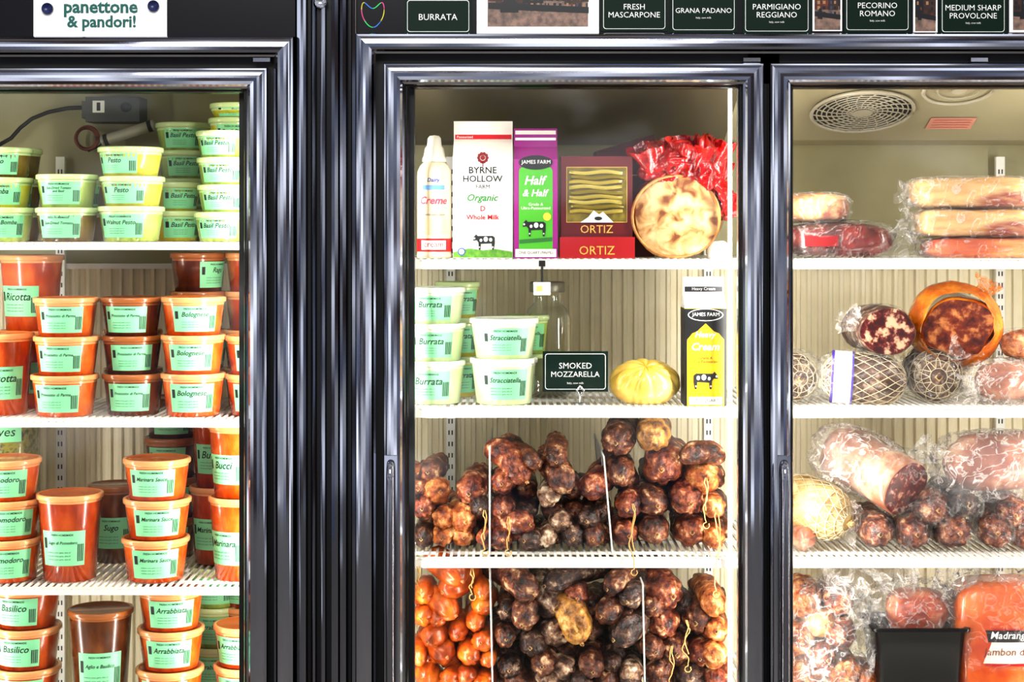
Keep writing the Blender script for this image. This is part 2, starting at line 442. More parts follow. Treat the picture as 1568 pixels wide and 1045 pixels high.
def photo(px0,px1,py0,py1,seed,border=.006):
    s=MB('photo_print'); q=random.Random(seed); x0,x1,z0,z1=X(px0),X(px1),Z(py1),Z(py0); cx=(x0+x1)/2;cz=(z0+z1)/2;w=x1-x0;h=z1-z0
    s.box(x0,x1,-.0025,0,z0,z1,PAPER)
    b=border; bx0,bx1,bz0,bz1=x0+b*3.6,x1-b*3.2,z0+b*2.2,z1-b
    W=bx1-bx0;H=bz1-bz0
    s.rect(cx,(bz0+bz1)/2,W,H,-.0028,mat('photo_street',(90,74,66),.3,cols=[(150,120,104)],scale=80))
    cols=[mat('photo_brick',(110,50,30),.3,cols=[(60,28,20)],scale=120),mat('photo_dark',(16,14,18),.3),mat('photo_brown',(66,38,26),.3,cols=[(34,20,16)],scale=100),mat('photo_blue',(50,66,90),.3),mat('photo_cream',(160,120,84),.3)]
    xx=bx0
    while xx<bx1-.002:
        ww=min(q.uniform(.012,.026),bx1-xx); z_=bz0+H*q.uniform(.2,.3); s.rect(xx+ww/2,(z_+bz1)/2,ww,bz1-z_,-.003,cols[q.choice([0,2,1,2])])
        for r in range(10):
            s.rect(xx+ww*.3,bz0+H*(.24+.08*r),ww*.2,H*.05,-.0032,cols[q.choice([1,3,4,2])]); s.rect(xx+ww*.7,bz0+H*(.24+.08*r),ww*.2,H*.045,-.0032,cols[q.choice([1,1,4,0])])
        xx+=ww
    s.poly([(bx0,bz0+H*.2),(bx1,bz0+H*.15),(bx1,bz0+H*.22),(bx0,bz0+H*.27)],-.0034,cols[1])
    s.poly([(bx0+W*.12,bz0+H*.16),(bx0+W*.3,bz0+H*.16),(bx0+W*.3,bz0+H*.25),(bx0+W*.26,bz0+H*.31),(bx0+W*.17,bz0+H*.31),(bx0+W*.12,bz0+H*.25)],-.0036,cols[1])
    s.done()
photo(730,917,-100,52,1); photo(1244,1289,-60,48,2,.001); photo(1398,1435,-60,50,3,.001); photo(1545,1640,-60,50,4,.002)

s=MB('bakery_notice'); x0,x1=X(52),X(256)
s.box(x0,x1,-.003,0,Z(57),Z(-110),PAPER)
s.text('panettone',X(155),Z(15),X(212)-X(99),.03,-.0034,TEAL,bold=.03); s.text('& pandori!',X(156),Z(36),X(211)-X(102),.03,-.0034,TEAL,bold=.03)
s.text('We have',X(155),Z(-10),.12,.02,-.0034,TEAL,bold=.02)
NAVY=mat('magnet_navy',(24,34,82),.3)
for (a,b) in((74,14),(236,10)):
    s.tube([(X(a),-.009,Z(b)),(X(a),-.003,Z(b))],.0105,NAVY,20)
s.done()
s=MB('heart_drawing'); pts=[]
for i in range(41):
    t=2*math.pi*i/40; pts.append((X(571)+.0018*13*math.sin(t)*.95*.95,-.001,Z(20)+.0016*(13*math.cos(t)-5*math.cos(2*t)-2*math.cos(3*t)-math.cos(4*t))))
hc=[mat('chalk_green',(70,220,120),.8),mat('chalk_pink',(230,90,150),.8),mat('chalk_yellow',(220,210,80),.8),mat('chalk_blue',(80,140,230),.8)]
for i in range(8): s.tube(pts[i*5:i*5+6],.0011,hc[i%4],5)
s.done()

# ---------------------------------------------------------------- shelves
SH={}
def shelf(key,x0,x1,py,thick,pitch):
    zt=Z(py,YF); SH[key]=zt
    s=MB('wire_shelf')
    s.box(x0,x1,YF-.012,YF-.004,zt-thick,zt-.005,WHITE)
    s.box(x0,x1,YF-.004,YF+.004,zt-.006,zt-.002,WHITE)
    x=x0+pitch/2
    while x<x1:
        s.box(x-.0024,x+.0024,YF-.013,.56,zt-.004,zt,WHITE); x+=pitch
    for yy in(.2,.32,.44,.555): s.box(x0,x1,yy-.003,yy+.003,zt-.010,zt-.004,WHITE)
    s.done()
for i,py in enumerate((371,642,898,1160)): shelf(('L',i+1),XL0+.021,XL1-.021,py,.015,.0145)
for i,py in enumerate((396,623,852,1082)): shelf(('C',i+1),XC0+.021,XC1-.021,py,.0205,.0145)
SLOT=mat('slot_dark',(60,58,52),.7)
def upright(px,y0,y1,wpx,slots=False):
    s=MB('shelf_upright'); x=X(px,y0); h=wpx*K(y0)/2
    s.box(x-h,x+h,y0,y1,.24,Z(110,y0) if not slots else Z(240,y0),WHITE)
    if slots:
        z=.3
        while z<Z(250,y0): s.rect(x-h*.35,z,h*.3,.010,y0-.0004,SLOT); s.rect(x+h*.35,z,h*.3,.010,y0-.0004,SLOT); z+=.025
    s.done(.001)
upright(631,.095,.107,7); upright(1118,.095,.107,6); upright(1208,.095,.107,5)
for px in(92,1085,1532,690): upright(px,.575,.588,14,True)

# ---------------------------------------------------------------- deli containers
def sc(name,c1,c2,c3,rough=.24,coat=.5,stretch=(1,1,.45)): return mat(name,c1,rough,cols=[c2,c3],scale=30,detail=6,coat=coat,sss=.12,lo=.3,hi=.7,stretch=stretch)
ORG=sc('sauce_orange',(162,52,6),(200,80,14),(228,118,38))
REDS=sc('sauce_red',(128,40,6),(172,62,14),(202,92,30))
DKR=sc('sauce_dark',(56,22,8),(90,36,12),(126,60,26))
BRN=sc('sauce_brown',(66,32,10),(100,50,14),(136,80,32))
YEL=sc('pesto_yellow',(178,164,34),(208,196,58),(224,214,92))
PES=sc('pesto_pale',(128,150,62),(170,190,92),(198,212,126))
DPES=sc('pesto_dark',(70,52,16),(102,80,28),(140,112,46))
CHS=sc('cheese_pale',(186,206,142),(206,222,168),(220,230,190))
LIDO=mat('lid_orange',(206,108,40),.25,coat=.4,sss=.2); LIDOR=mat('lid_rim_orange',(232,164,106),.25,coat=.4)
LIDP=mat('lid_pale',(180,200,124),.25,coat=.4); LIDPR=mat('lid_rim_pale',(206,224,164),.25,coat=.4)
LIDW=mat('lid_white',(216,226,204),.25,coat=.4); LIDWR=mat('lid_rim_white',(230,236,218),.25,coat=.4)
LIDD=mat('lid_dark',(124,64,24),.25,coat=.4); LIDDR=mat('lid_rim_dark',(166,98,46),.25,coat=.4)
TYPES={'o':(ORG,LIDO,LIDOR),'r':(REDS,LIDO,LIDOR),'d':(DKR,LIDD,LIDDR),'b':(BRN,LIDD,LIDDR),'y':(YEL,LIDP,LIDPR),'p':(PES,LIDP,LIDPR),'q':(DPES,LIDP,LIDPR),'c':(CHS,LIDW,LIDWR)}
def cup(name,px,y,zb,w,h,ty,txt,rot=0,label=True):
    k=K(y); c=MB(name,(X(px,y),y,zb),k); body,lid,rim=TYPES[ty]
    tall=h>85
    rt=.468*w; rb=(.385 if tall else .405)*w
    c.lathe([(0,0),(rb*.9,0),(rb,1.5),(rb+(rt-rb)*.97,h-12)],body,40)
    c.lathe([(rb+(rt-rb)*.97,h-12),(rt,h-8.5)],rim,40)
    c.lathe([(rt-1,h-8.5),(.488*w,h-8.3),(.5*w,h-7),(.5*w,h-2),(.49*w,h-.3),(.465*w,h),(.45*w,h-.3)],rim,40)
    c.lathe([(.45*w,h-.3),(.435*w,h-1.6),(0,h-1.6)],lid,40)
    def fn(u,v,off):
        r=rb+(rt-rb)*v/(h-9)+.25+off; a=rot+u/rt
        return (r*math.sin(a),-r*math.cos(a),v)
    if label:
        if tall: v0,v1=.20*h,.60*h
        else: v0,v1=.12*h,.78*h
        U=rt*.80; H=v1-v0
        c.patch(-U,U,v0,v1,0,MINT,fn,14,2)
        c.text('FRESH HOMEMADE',0,v1-H*.11,U*.95,H*.09,.3,INK,fn,bold=.01)
        c.text(txt,0,v1-H*.35,U*1.3,H*.25,.3,INK,fn,shear=.3,bold=.01)
        for i in range(3): c.text('tomatoes, onion, garlic, olive oil',-U*.18,v1-H*(.62+.1*i),U*1.1,H*.055,.3,INK,fn)
        bx=U*.66
        for i in range(7):
            ww=(1.4,.6,1.0,.5,1.3,.7,.9)[i]*.9; c.patch(bx,bx+ww,v0+H*.12,v0+H*.62,.3,INK,fn,1,1); bx+=ww+.8
        c.patch(-U*.9,-U*.74,v0+H*.5,v0+H*.8,.3,INK,fn,2,1)
    return c.done()
def stack(name,px,y,key,items,rot=0):
    z=SH[key]
    for (w,h,ty,txt) in items:
        dx=R(-2,2); cup(name,px+dx,y+R(-.002,.002),z+.0003,w,h,ty,txt,rot+R(-.15,.15)); z+=(h-1.4)*K(y)
SN='sauce_container'; PN='pesto_container'; CN='cheese_container'
yq=YF+.075
k1=('L',1)
stack(PN,3,yq,k1,[(100,52,'p','Spicy Bomba'),(98,47,'y','Bomba'),(96,47,'q','Pesto')],.25)
stack(PN,103,yq,k1,[(96,52,'q','Sun-Dried Tomato'),(94,52,'p','Sun-Dried Tomato\nand Basil')],.05)
stack(PN,202,yq,k1,[(102,54,'p','Walnut Pesto'),(100,47,'y','Pesto'),(100,46,'y','Pesto')],-.3)
stack(PN,345,yq,k1,[(92,45,'p','Basil Pesto'),(88,43,'p','Basil Pesto'),(88,43,'p','Basil Pesto'),(86,42,'p','Basil Pesto')],-.1)
yr=YF+.21
stack(PN,264,yr,k1,[(90,46,'y','Basil Pesto'),(88,45,'y','Basil Pesto')],.7)
stack(PN,282,yr+.13,k1,[(86,48,'p','Basil Pesto')]*2+[(84,44,'p','Basil Pesto')]*2,.1)
stack(PN,362,yr,k1,[(86,48,'y','Basil Pesto')]*4+[(84,24,'y','Pesto')],.1)
stack(PN,20,yr,k1,[(90,48,'q','Pesto')]*3,.1)
stack(PN,125,yr+.02,k1,[(90,48,'q','Pesto')]*2,.1)
k2=('L',2)
stack(SN,101,yq,k2,[(103,63,'o','Prosciutto di Parma'),(101,60,'o','Prosciutto di Parma'),(99,60,'o','Prosciutto di Parma')],-.05)
stack(SN,203,yq+.02,k2,[(95,63,'d','Prosciutto di Parma'),(93,59,'d','Prosciutto di Parma'),(95,60,'d','Prosciutto di Parma')],.05)
stack(SN,297,yq,k2,[(99,65,'o','Bolognese'),(99,60,'o','Bolognese'),(99,59,'o','Bolognese')],.1)
stack(SN,392,yq+.01,k2,[(95,63,'r','Ricotta'),(95,60,'r','Ricotta')],0)
stack(SN,2,yq+.02,k2,[(97,124,'r','Ricotta')],.2)
stack(SN,48,yr+.02,k2,[(100,118,'r','Ricotta'),(98,116,'o','Ricotta')],-.15)
stack(SN,205,yr+.02,k2,[(90,60,'d','Ragu')]*2,0)
stack(SN,305,yr+.02,k2,[(86,60,'d','Ragu')]*4,.9)
stack(SN,386,yr+.02,k2,[(86,60,'r','Ragu')]*4,.6)
k3=('L',3)
stack(SN,12,yq,k3,[(104,65,'o','Pomodoro'),(104,60,'o','Pomodoro'),(104,63,'o','Pomodoro')],.25)
stack(SN,106,yq,k3,[(102,132,'r','Sugo di Pomodoro')],-.1)
stack(SN,239,yq,k3,[(104,65,'o','Marinara Sauce'),(104,61,'o','Marinara Sauce'),(103,62,'o','Marinara Sauce')],.1)
stack(SN,368,yq+.01,k3,[(98,126,'o','Marinara'),(96,112,'o','Bucci')],-.4)
stack(SN,330,yr+.03,k3,[(82,118,'r','Marinara'),(80,112,'r','Bucci')],-.2)
stack(SN,178,yr+.05,k3,[(84,118,'b','Sugo')],.1)
stack(SN,262,yr+.1,k3,[(84,62,'d','Ragu')]*4,.1)
k4=('L',4)
stack(SN,40,yq,k4,[(104,63,'r','Basilico')]*4,-.1)
stack(SN,153,yq,k4,[(98,63,'d','Aglio'),(100,150,'b','Aglio e Basilico')],.1)
stack(SN,260,yq,k4,[(104,62,'o','Arrabbiata'),(104,62,'o','Arrabbiata'),(102,62,'o','Arrabbiata'),(102,62,'o','Arrabbiata')],.1)
stack(SN,376,yq+.01,k4,[(96,63,'o','Arrabbiata')]*3,-.2)
stack(SN,330,yr+.02,k4,[(86,62,'p','Arrabbiata')]*4,0)
stack(SN,380,yr+.02,k4,[(86,62,'r','Arrabbiata')]*4,0)
yy=.42; s=MB('olive_jar',(X(12,yy),yy,SH[k3]),K(yy)); OLV=mat('olives',(96,92,22),.3,cols=[(150,142,50),(60,60,14)],scale=60,coat=.5)
s.lathe([(0,0),(44,0),(48,5),(48,205),(40,222),(36,226),(36,232)],OLV,36); s.lathe([(38,230),(40,231),(40,246),(38,248),(0,248)],mat('jar_lid',(190,170,70),.3,1),36)
def jf(u,v,off): a=u/48; return((48.4+off)*math.sin(a),-(48.4+off)*math.cos(a),v)
s.patch(-34,34,182,214,0,MINT,jf); s.text('Olives',0,198,50,14,.3,INK,jf,shear=.2); s.done()

c2=('C',2)
stack(CN,665,yq,c2,[(96,66,'c','Burrata'),(96,58,'c','Burrata'),(96,56,'c','Burrata')],-.12)
stack(CN,771,yq-.005,c2,[(104,70,'c','Stracciatella'),(106,62,'c','Stracciatella')],.05)
stack(CN,700,yr,c2,[(70,62,'y','Burrata'),(70,60,'y','Burrata'),(70,56,'y','Burrata')],.3)
stack(CN,808,yr,c2,[(70,66,'p','Stracciatella'),(70,60,'p','Stracciatella')],.3)

yy=.56
s=MB('thermostat_box'); G=mat('thermo_grey',(60,62,56),.4)
s.box(X(136,yy),X(218,yy),yy-.03,YB+.01,Z(188,yy),Z(150,yy),G); s.box(X(129,yy),X(140,yy),yy-.022,YB+.01,Z(182,yy),Z(156,yy),G)
s.rect(X(156,yy),Z(165,yy),.026,.026,yy-.0305,PAPER); s.rect(X(156,yy),Z(165,yy),.008,.018,yy-.031,INK)
s.tube([(X(198,yy),yy-.036,Z(166,yy)),(X(198,yy),yy-.03,Z(166,yy))],.011,INK,18)
s.tube([(X(q[0],yy),yy-.004,Z(q[1],yy)) for q in((132,165),(105,166),(75,172),(50,182),(32,196),(18,212),(0,222))],.0045,BLACKM,8)
for i in range(6):
    rr=.022+.002*(i%3); pts=[(X(133,yy)+rr*math.cos(2*math.pi*j/20)+.002*i-.005,yy+.005-.006*i+.01,Z(212,yy)+rr*math.sin(2*math.pi*j/20)) for j in range(21)]
    s.tube(pts,.002,mat('copper_coil',(120,62,44),.35,.6),6)
s.tube([(X(160,yy),yy-.02,Z(217,yy)),(X(242,yy),yy-.04,Z(193,yy))],.012,mat('probe_metal',(200,194,182),.35,.1),14)
for t in(.08,.92): s.tube([(X(160+82*t-3,yy),yy-.02-.02*t,Z(217-24*t+.9,yy)),(X(160+82*t+3,yy),yy-.02-.02*t,Z(217-24*t-.9,yy))],.013,G,14)
s.tube([(X(135,yy),yy,Z(232,yy)),(X(150,yy),yy,Z(225,yy)),(X(162,yy),yy,Z(216,yy))],.002,BLACKM,6)
s.done()

# ---------------------------------------------------------------- centre shelf 1
c1=('C',1)
def cow(mb,cx,cz,sc_,y,flip=1):
    W=PAPER
    mb.poly([(cx+flip*a*sc_,cz+b*sc_) for a,b in((-1,.5),(-.75,.78),(-.6,.6),(.8,.62),(1,.45),(1.0,-.1),(.9,-.7),(.75,-.7),(.7,-.1),(-.3,-.15),(-.35,-.7),(-.5,-.7),(-.55,0),(-.7,.2),(-1.05,.15))],y,INK)
    for a,b,r in((.15,.3,.2),(.62,.25,.15),(-.3,.2,.12),(-.92,.38,.08),(.82,-.45,.06),(-.43,-.45,.06)): mb.disc(cx+flip*a*sc_,cz+b*sc_,r*sc_,y-.3,W,r*sc_*1.2)
def carton(px,w,H,dep,body,side,fin,name='milk_carton'):
    y=YF+.012+dep/2*K(.16); k=K(y); c=MB(name,(X(px,y),y,SH[c1] if H!=195 else SH[c2]),k)
    h=w/2; d=dep/2; zb=H-(w*.30+28); zr=H-28
    c.box(-h,h,-d,d,0,zb,body)
    c.add([(-h,-d,zb),(h,-d,zb),(h,-3,zr),(-h,-3,zr),(-h,d,zb),(h,d,zb),(h,3,zr),(-h,3,zr),(-h+10,0,zr-6),(h-10,0,zr-6)],[(0,1,2,3),(5,4,7,6),(0,3,8),(4,8,7),(3,7,8),(0,8,4),(1,9,2),(5,6,9),(2,9,6),(1,5,9)],side)
    c.box(-h,h,-3,3,zr,H,fin)
    return c,d
CW=mat('carton_white',(228,224,216),.4)
c,d=carton(740,90,209,84,CW,CW,CW); f=-d-.4
c.rect(0,185,86,7,-3.4,RED)
c.text('Pasteurized',-28,185,24,4,-3.8,PAPER)
MAR=mat('print_maroon',(120,16,20),.4)
for i in range(10):
    a=2*math.pi*i/10; c.disc(6.5*math.cos(a),152+6.5*math.sin(a)-.5,2.5,f,MAR,n=10)
c.disc(0,151.5,3.5,f-.1,MAR); c.rect(0,142,1.5,8,f,MAR)
c.text('BYRNE',0,133,46,10,f,INK,bold=.015); c.text('HOLLOW',0,120,62,10,f,INK,bold=.015); c.text('FARM',0,108,30,6,f,INK)
c.text('Organic',0,90,54,14,f,GREEN,shear=.3,bold=.02); c.text('D',0,75,10,8,f,RED,bold=.02); c.text('Whole Milk',0,62,50,9,f,RED,bold=.02)
c.poly([(-44.5,1),(44.5,1),(44.5,10),(20,14),(0,12),(-20,15),(-44.5,9)],f,mat('print_grass',(70,130,40),.5,cols=[(110,160,50)],scale=150))
cow(c,2,24,16,f-.3); c.disc(-32,10,6,f-.5,mat('seal_blue',(60,90,150),.5)); c.disc(-32,10,4,f-.8,PAPER)
c.done(.0012)
PUR=mat('print_purple',(150,20,128),.4); LG=mat('print_lime',(76,170,40),.4); BLK=mat('print_black',(14,14,16),.4)
c,d=carton(820,66,198,62,PUR,PUR,PUR,'half_and_half_carton'); f=-d-.4
c.rect(0,182,62,4,-3.4,PAPER); c.rect(0,192,62,6,-3.4,CW)
c.rect(0,73,51,130,f,LG,6); c.disc(0,145,26,f-.5,BLK,11); c.text('JAMES FARM',0,145,44,8,f-1,PAPER)
c.text('Half',0,118,34,17,f-.5,PAPER,shear=.25,bold=.02); c.text('& Half',0,99,40,17,f-.5,PAPER,shear=.25,bold=.02)
c.text('Grade A\nUltra-Pasteurized',0,79,44,11,f-.5,PAPER); cow(c,-2,45,17,f-.5); c.disc(17,63,6,f-.7,mat('egg_yellow',(240,200,60),.5)); c.poly([(-25,22),(25,26),(25,32),(-25,28)],f-.4,mat('g2',(40,110,40),.5))
c.rect(0,8,62,12,f-.3,CW); c.text('ONE QUART (946ML)',0,8,52,6,f-.8,INK)
c.done(.0012)

y=YF+.012+27*K(.15); k=K(y); c=MB('whipped_cream_can',(X(665,y),y,SH[c1]),k)
CR=mat('can_cream',(220,204,176),.3,.0,coat=.5)
c.lathe([(0,0),(25,0),(27,2),(27,6),(26.5,7),(26.5,125),(26,132),(22,141),(17,146),(16,150)],CR,40)
c.lathe([(18,147),(18,152),(16,156),(14,168),(11,172),(10,183),(7,187),(0,188)],mat('cap_white',(230,226,214),.3),32,fn=lambda a,z:1+.03*math.cos(12*a))
def cf(u,v,o): a=u/26.7; return((26.9+o)*math.sin(a),-(26.9+o)*math.cos(a),v)
c.patch(-40,40,10,30,0,RED,cf); c.patch(-20,20,13,27,.2,PAPER,cf); c.text('cream',0,20,30,9,.4,RED,cf)
c.text('Dairy',0,118,28,8,.1,mat('print_blue',(50,80,170),.4),cf,shear=.2,bold=.02); c.patch(-18,18,104,111,0,mat('print_sky',(110,160,220),.4),cf)
c.text('Creme',0,88,44,26,.1,mat('print_rose',(220,70,110),.4),cf,shear=.3,bold=.02); c.text('WHIPPED LIGHT CREAM',0,66,36,6,.1,INK,cf); c.patch(-28,28,36,60,0,mat('print_peach',(240,206,166),.4),cf)
c.done()

y=YF+.07; k=K(y); c=MB('preserved_fish_box',(X(911,y),y,SH[c1]),k)
BX=mat('box_darkred',(96,8,12),.35,coat=.3); TR=mat('tray_red',(160,12,18),.35,coat=.3); GOLD=mat('print_gold',(214,170,80),.35)
c.box(-53,55,-36,36,0,154,BX); f=-36.4
c.rect(1,96,92,84,f,GOLD); c.rect(1,96,90,82,f-.2,mat('window_olive',(90,80,20),.2,cols=[(140,122,40)],scale=40,coat=.5))
for i in range(9):
    zz=70+i*7.4; pts=[(-40+80*j/10+2*math.sin(i*2),f-2.2,zz+1.5*math.sin(j*.8+i*1.1)) for j in range(11)]
    c.tube(pts,3.1,mat('fish_fillet%d'%(i%3),[(168,150,70),(128,112,42),(184,168,90)][i%3],.25,coat=.6),8)
c.poly([(-24,54),(-12,62),(-4,72),(4,66),(10,70),(26,54)],f-6,PAPER); c.disc(3,60,6,f-6.3,INK,3)
c.rect(1,44,104,17,f-.3,BX); c.text('ORTIZ',1,44,76,12,f-.6,GOLD,bold=.0)
c.box(-55,58,-44,40,0,32,TR); c.text('ORTIZ',1,12,68,13,-44.5,GOLD,bold=.0)
c.add([(-55,-44,32),(-55,40,32),(-55,40,60),(58,-44,32),(58,40,32),(58,40,70)],[(0,1,2),(3,4,5)],TR)
c.done(.0008)
y=YF+.21; c=MB('gift_box',(X(950,y),y,SH[c1]),K(y)); c.box(-40,50,-30,30,0,160,mat('box_maroon',(80,8,12),.4))
c.add([(-40,-30,160),(50,-30,160),(50,-30,186),(-40,30,160),(50,30,160),(50,30,186)],[(0,1,2),(3,5,4),(0,2,5,3),(1,4,5,2)],MC['box_maroon']); c.rect(5,80,60,90,-30.5,GOLD); c.rect(5,80,56,86,-30.8,MC['box_maroon']); c.done(.001)

y=YF+.02; k=K(y); c=MB('rolled_pancetta',(X(1037,y),y,SH[c1]),k)
PSK=mat('pancetta_rind',(150,96,44),.45,cols=[(186,140,80)],scale=30,bump=.3)
c.cutlog((-2,0,64),(0.14,1,0),190,69,PSK,spiralmat(),3,.06,.94)
c.tube([(-2+67*math.cos(t*math.pi/18),-1.5,64+62.5*math.sin(t*math.pi/18)) for t in range(37)],2.2,PSK,6)
c.done()
RC=mat('red_cellophane',(110,0,2),.16,cols=[(186,6,3)],scale=25,bump=.9,bscale=26,coat=.5,bdist=.016)
c=MB('red_cellophane_wrap',(X(1037,y),y,SH[c1]),k)
def arc(a0,a1,r0,r1,y0,y1,seed,amp=7):
    vs=[];fs=[];n=50;m=20
    for i in range(n+1):
        a=math.radians(a0+(a1-a0)*i/n)
        for j in range(m+1):
            t=j/m; q=Vector((i*.14,j*.16,seed)); nz=noise.noise(q)+.5*(1-2.5*abs(noise.noise(q*1.9)))
            edge=min(1,i/5,(n-i)/5)
            r=r0+(r1-r0)*t*edge+amp*nz*(.3+t); vs.append((r*math.cos(a)+4*nz,y0+(y1-y0)*t+8*noise.noise(q+Vector((9,0,0))),64+r*math.sin(a)*.95))
    for i in range(n):
        for j in range(m):
            b=i*(m+1)+j; fs.append((b,b+m+1,b+m+2,b+1))
    c.add(vs,fs,RC,True)
arc(-5,165,72,76,-2,150,1); arc(0,135,70,92,2,30,2,9); arc(35,125,72,116,20,50,5,12); arc(-5,60,71,96,12,34,7,10)
c.frill((-26,30,112),(-.3,-.25,1),62,16,34,RC,3,.12,3,jag=.5)
c.frill((22,24,118),(.1,-.3,1),62,18,38,RC,3,.12,4,jag=.5)
c.frill((50,30,104),(.25,-.1,1),76,16,24,RC,3,.12,8,jag=.5)
c.blob((6,16,144),(34,24,30),RC,1,.3,1.7,5,60,40,True)
c.blob((-30,18,144),(26,20,30),RC,1,.3,1.7,6,60,40,True)
c.blob((42,18,140),(26,26,44),RC,1,.3,1.7,9,60,40,True)
c.done()
y=YF+.05; c=MB('wrapped_cheese_wedge',(X(1098,y),y,SH[c1]),K(y)); c.blob((0,0,12),(16,20,14),WHITE,.6,.12,2,3,flat=-12); c.done()

# ---------------------------------------------------------------- centre shelf 2
HC=mat('print_amber',(240,180,24),.4)
c,d=carton(1077,63,195,60,HC,CW,CW,'heavy_cream_carton'); f=-d-.4
c.rect(0,176,58,8,-3.4,mat('print_navyblk',(30,30,36),.4)); c.text('Heavy Cream',0,176,40,6,-3.8,PAPER)
c.box(-31.9,31.9,-d-.1,d+.1,118,147.2,BLK); c.poly([(-31.5,96),(-20,110),(0,118.5),(20,110),(31.5,96),(31.5,119),(-31.5,119)],f,BLK)
c.box(-31.8,-28,-d-.2,d,0,118,BLK); c.box(28,31.8,-d-.2,d,0,118,BLK)
c.disc(0,138,27,f-.3,PAPER,9.6); c.disc(0,138,25.5,f-.6,BLK,8.4); c.text('JAMES FARM',0,138,42,7,f-1,PAPER)
c.poly([(-28,98),(-16,110),(0,125),(16,110),(28,98)],f-.3,HC)
c.text('Heavy',0,107,32,13,f-.8,PAPER,shear=.25,bold=.02); c.text('Cream',0,90,42,15,f-.8,PAPER,shear=.25,bold=.02); c.text('Grade A\nUltra-Pasteurized',0,70,42,11,f-.5,INK)
cow(c,0,38,18,f-.5,-1); c.rect(0,8,50,12,f-.4,CW); c.text('ONE QUART',0,8,40,6,f-.9,INK); c.done(.0012)

y=YF+.075; k=K(y); c=MB('smoked_mozzarella_ball',(X(987,y),y,SH[c2]),k)
MZ=mat('mozz_skin',(216,170,56),.3,cols=[(232,196,88),(240,214,124)],scale=12,bump=.1,coat=.5,sss=.1)
vs=[];fs=[];nu,nv=120,40
T=Matrix.Rotation(math.radians(38),3,'X')
for i in range(nv+1):
    ph=math.pi*i/nv
    for j in range(nu):
        th=2*math.pi*j/nu; g=abs(math.sin(th*5+.7*math.sin(th*3)))**.45
        f_=1-(1-g)*.10*max(0,math.cos(ph*.62))-.08*math.exp(-(ph/.25)**2)
        v=T@Vector((math.sin(ph)*math.cos(th),math.sin(ph)*math.sin(th),math.cos(ph)))*f_
        vs.append((v.x*55,v.y*50,max(-31,v.z*37)+31))
for i in range(nv):
    for j in range(nu):
        q=(j+1)%nu; fs.append((i*nu+j,i*nu+q,(i+1)*nu+q,(i+1)*nu+j))
c.add(vs,fs,MZ,True); c.done()

y=YF+.035; k=K(y); c=MB('shelf_price_sign',(X(881,y),y,SH[c2]),k)
c.box(-50,50,-1,1,20,82,SIGNG); c.rect(0,51,93,55,-1.3,PAPER,4); c.rect(0,51,91,53,-1.6,SIGNG,3.5)
c.text('SMOKED',0,60,50,9,-2,PAPER); c.text('MOZZARELLA',0,47,74,9,-2,PAPER); c.text('Italy, cow milk',0,33,30,4,-2,PAPER)
c.box(-3,17,-8,10,0,3,CHROME); c.tube([(7,0,3),(7,0,14),(2,-2,22),(7,-2,30)],1.6,CHROME); c.tube([(7,0,3),(7,0,14),(13,-2,22),(7,-2,30)],1.6,CHROME); c.tube([(7,0,14),(7,4,22),(7,3,30)],1.6,CHROME); c.done()

y=YF+.2; k=K(y); c=MB('glass_jar',(X(838,y),y,SH[c2]),k)
c.lathe([(0,1),(32,1),(36,6),(36,120),(30,135),(22,142),(22,160),(25,162),(25,166)],JARG,36); c.lathe([(0,3),(30,3),(30,60),(0,60)],mat('jar_contents',(130,126,90),.4),30)
c.lathe([(26,160),(27,161),(27,174),(25,176),(0,176)],mat('jar_cap',(120,116,100),.4,.5),30); c.done()
y=YF-.016; k=K(y); c=MB('thermometer_tag',(X(830,y),y,SH[c1]),k)
c.tube([(0,0,-6),(0,0,-36)],2,BLACKM); c.box(-5,5,-2,2,-12,-3,BLACKM); c.box(-13,13,-3,3,-56,-36,WHITE); c.rect(-4,-46,9,8,-3.4,mat('lcd',(220,214,120),.4)); c.done(.0006)

# ---------------------------------------------------------------- salami piles
def sm(name,c1,c2,c3,c4,bump=1.0,hi=.68): return mat(name,c1,.48,cols=[c2,c3,c4],scale=46,detail=10,bump=bump,bscale=110,coat=.15,lo=.36,hi=hi,bdist=.007)
S1=sm('salami_brown',(22,7,3),(72,30,12),(124,68,36),(220,186,144))
S2=sm('salami_dark',(12,5,3),(44,20,10),(84,50,32),(196,170,142))
S3=sm('salami_tan',(78,26,8),(160,80,30),(204,130,66),(244,210,156))
S4=sm('salami_red',(36,8,4),(98,34,16),(156,82,44),(232,192,150))
S5=sm('salami_gold',(90,50,12),(160,106,36),(202,150,70),(236,206,140))
S7=sm('salami_mould',(40,22,14),(100,66,46),(164,130,102),(236,216,190),hi=.64)
S6=mat('fresh_sausage_orange',(134,50,4),.32,cols=[(184,80,10),(216,118,28)],scale=30,coat=.35,bump=.35)
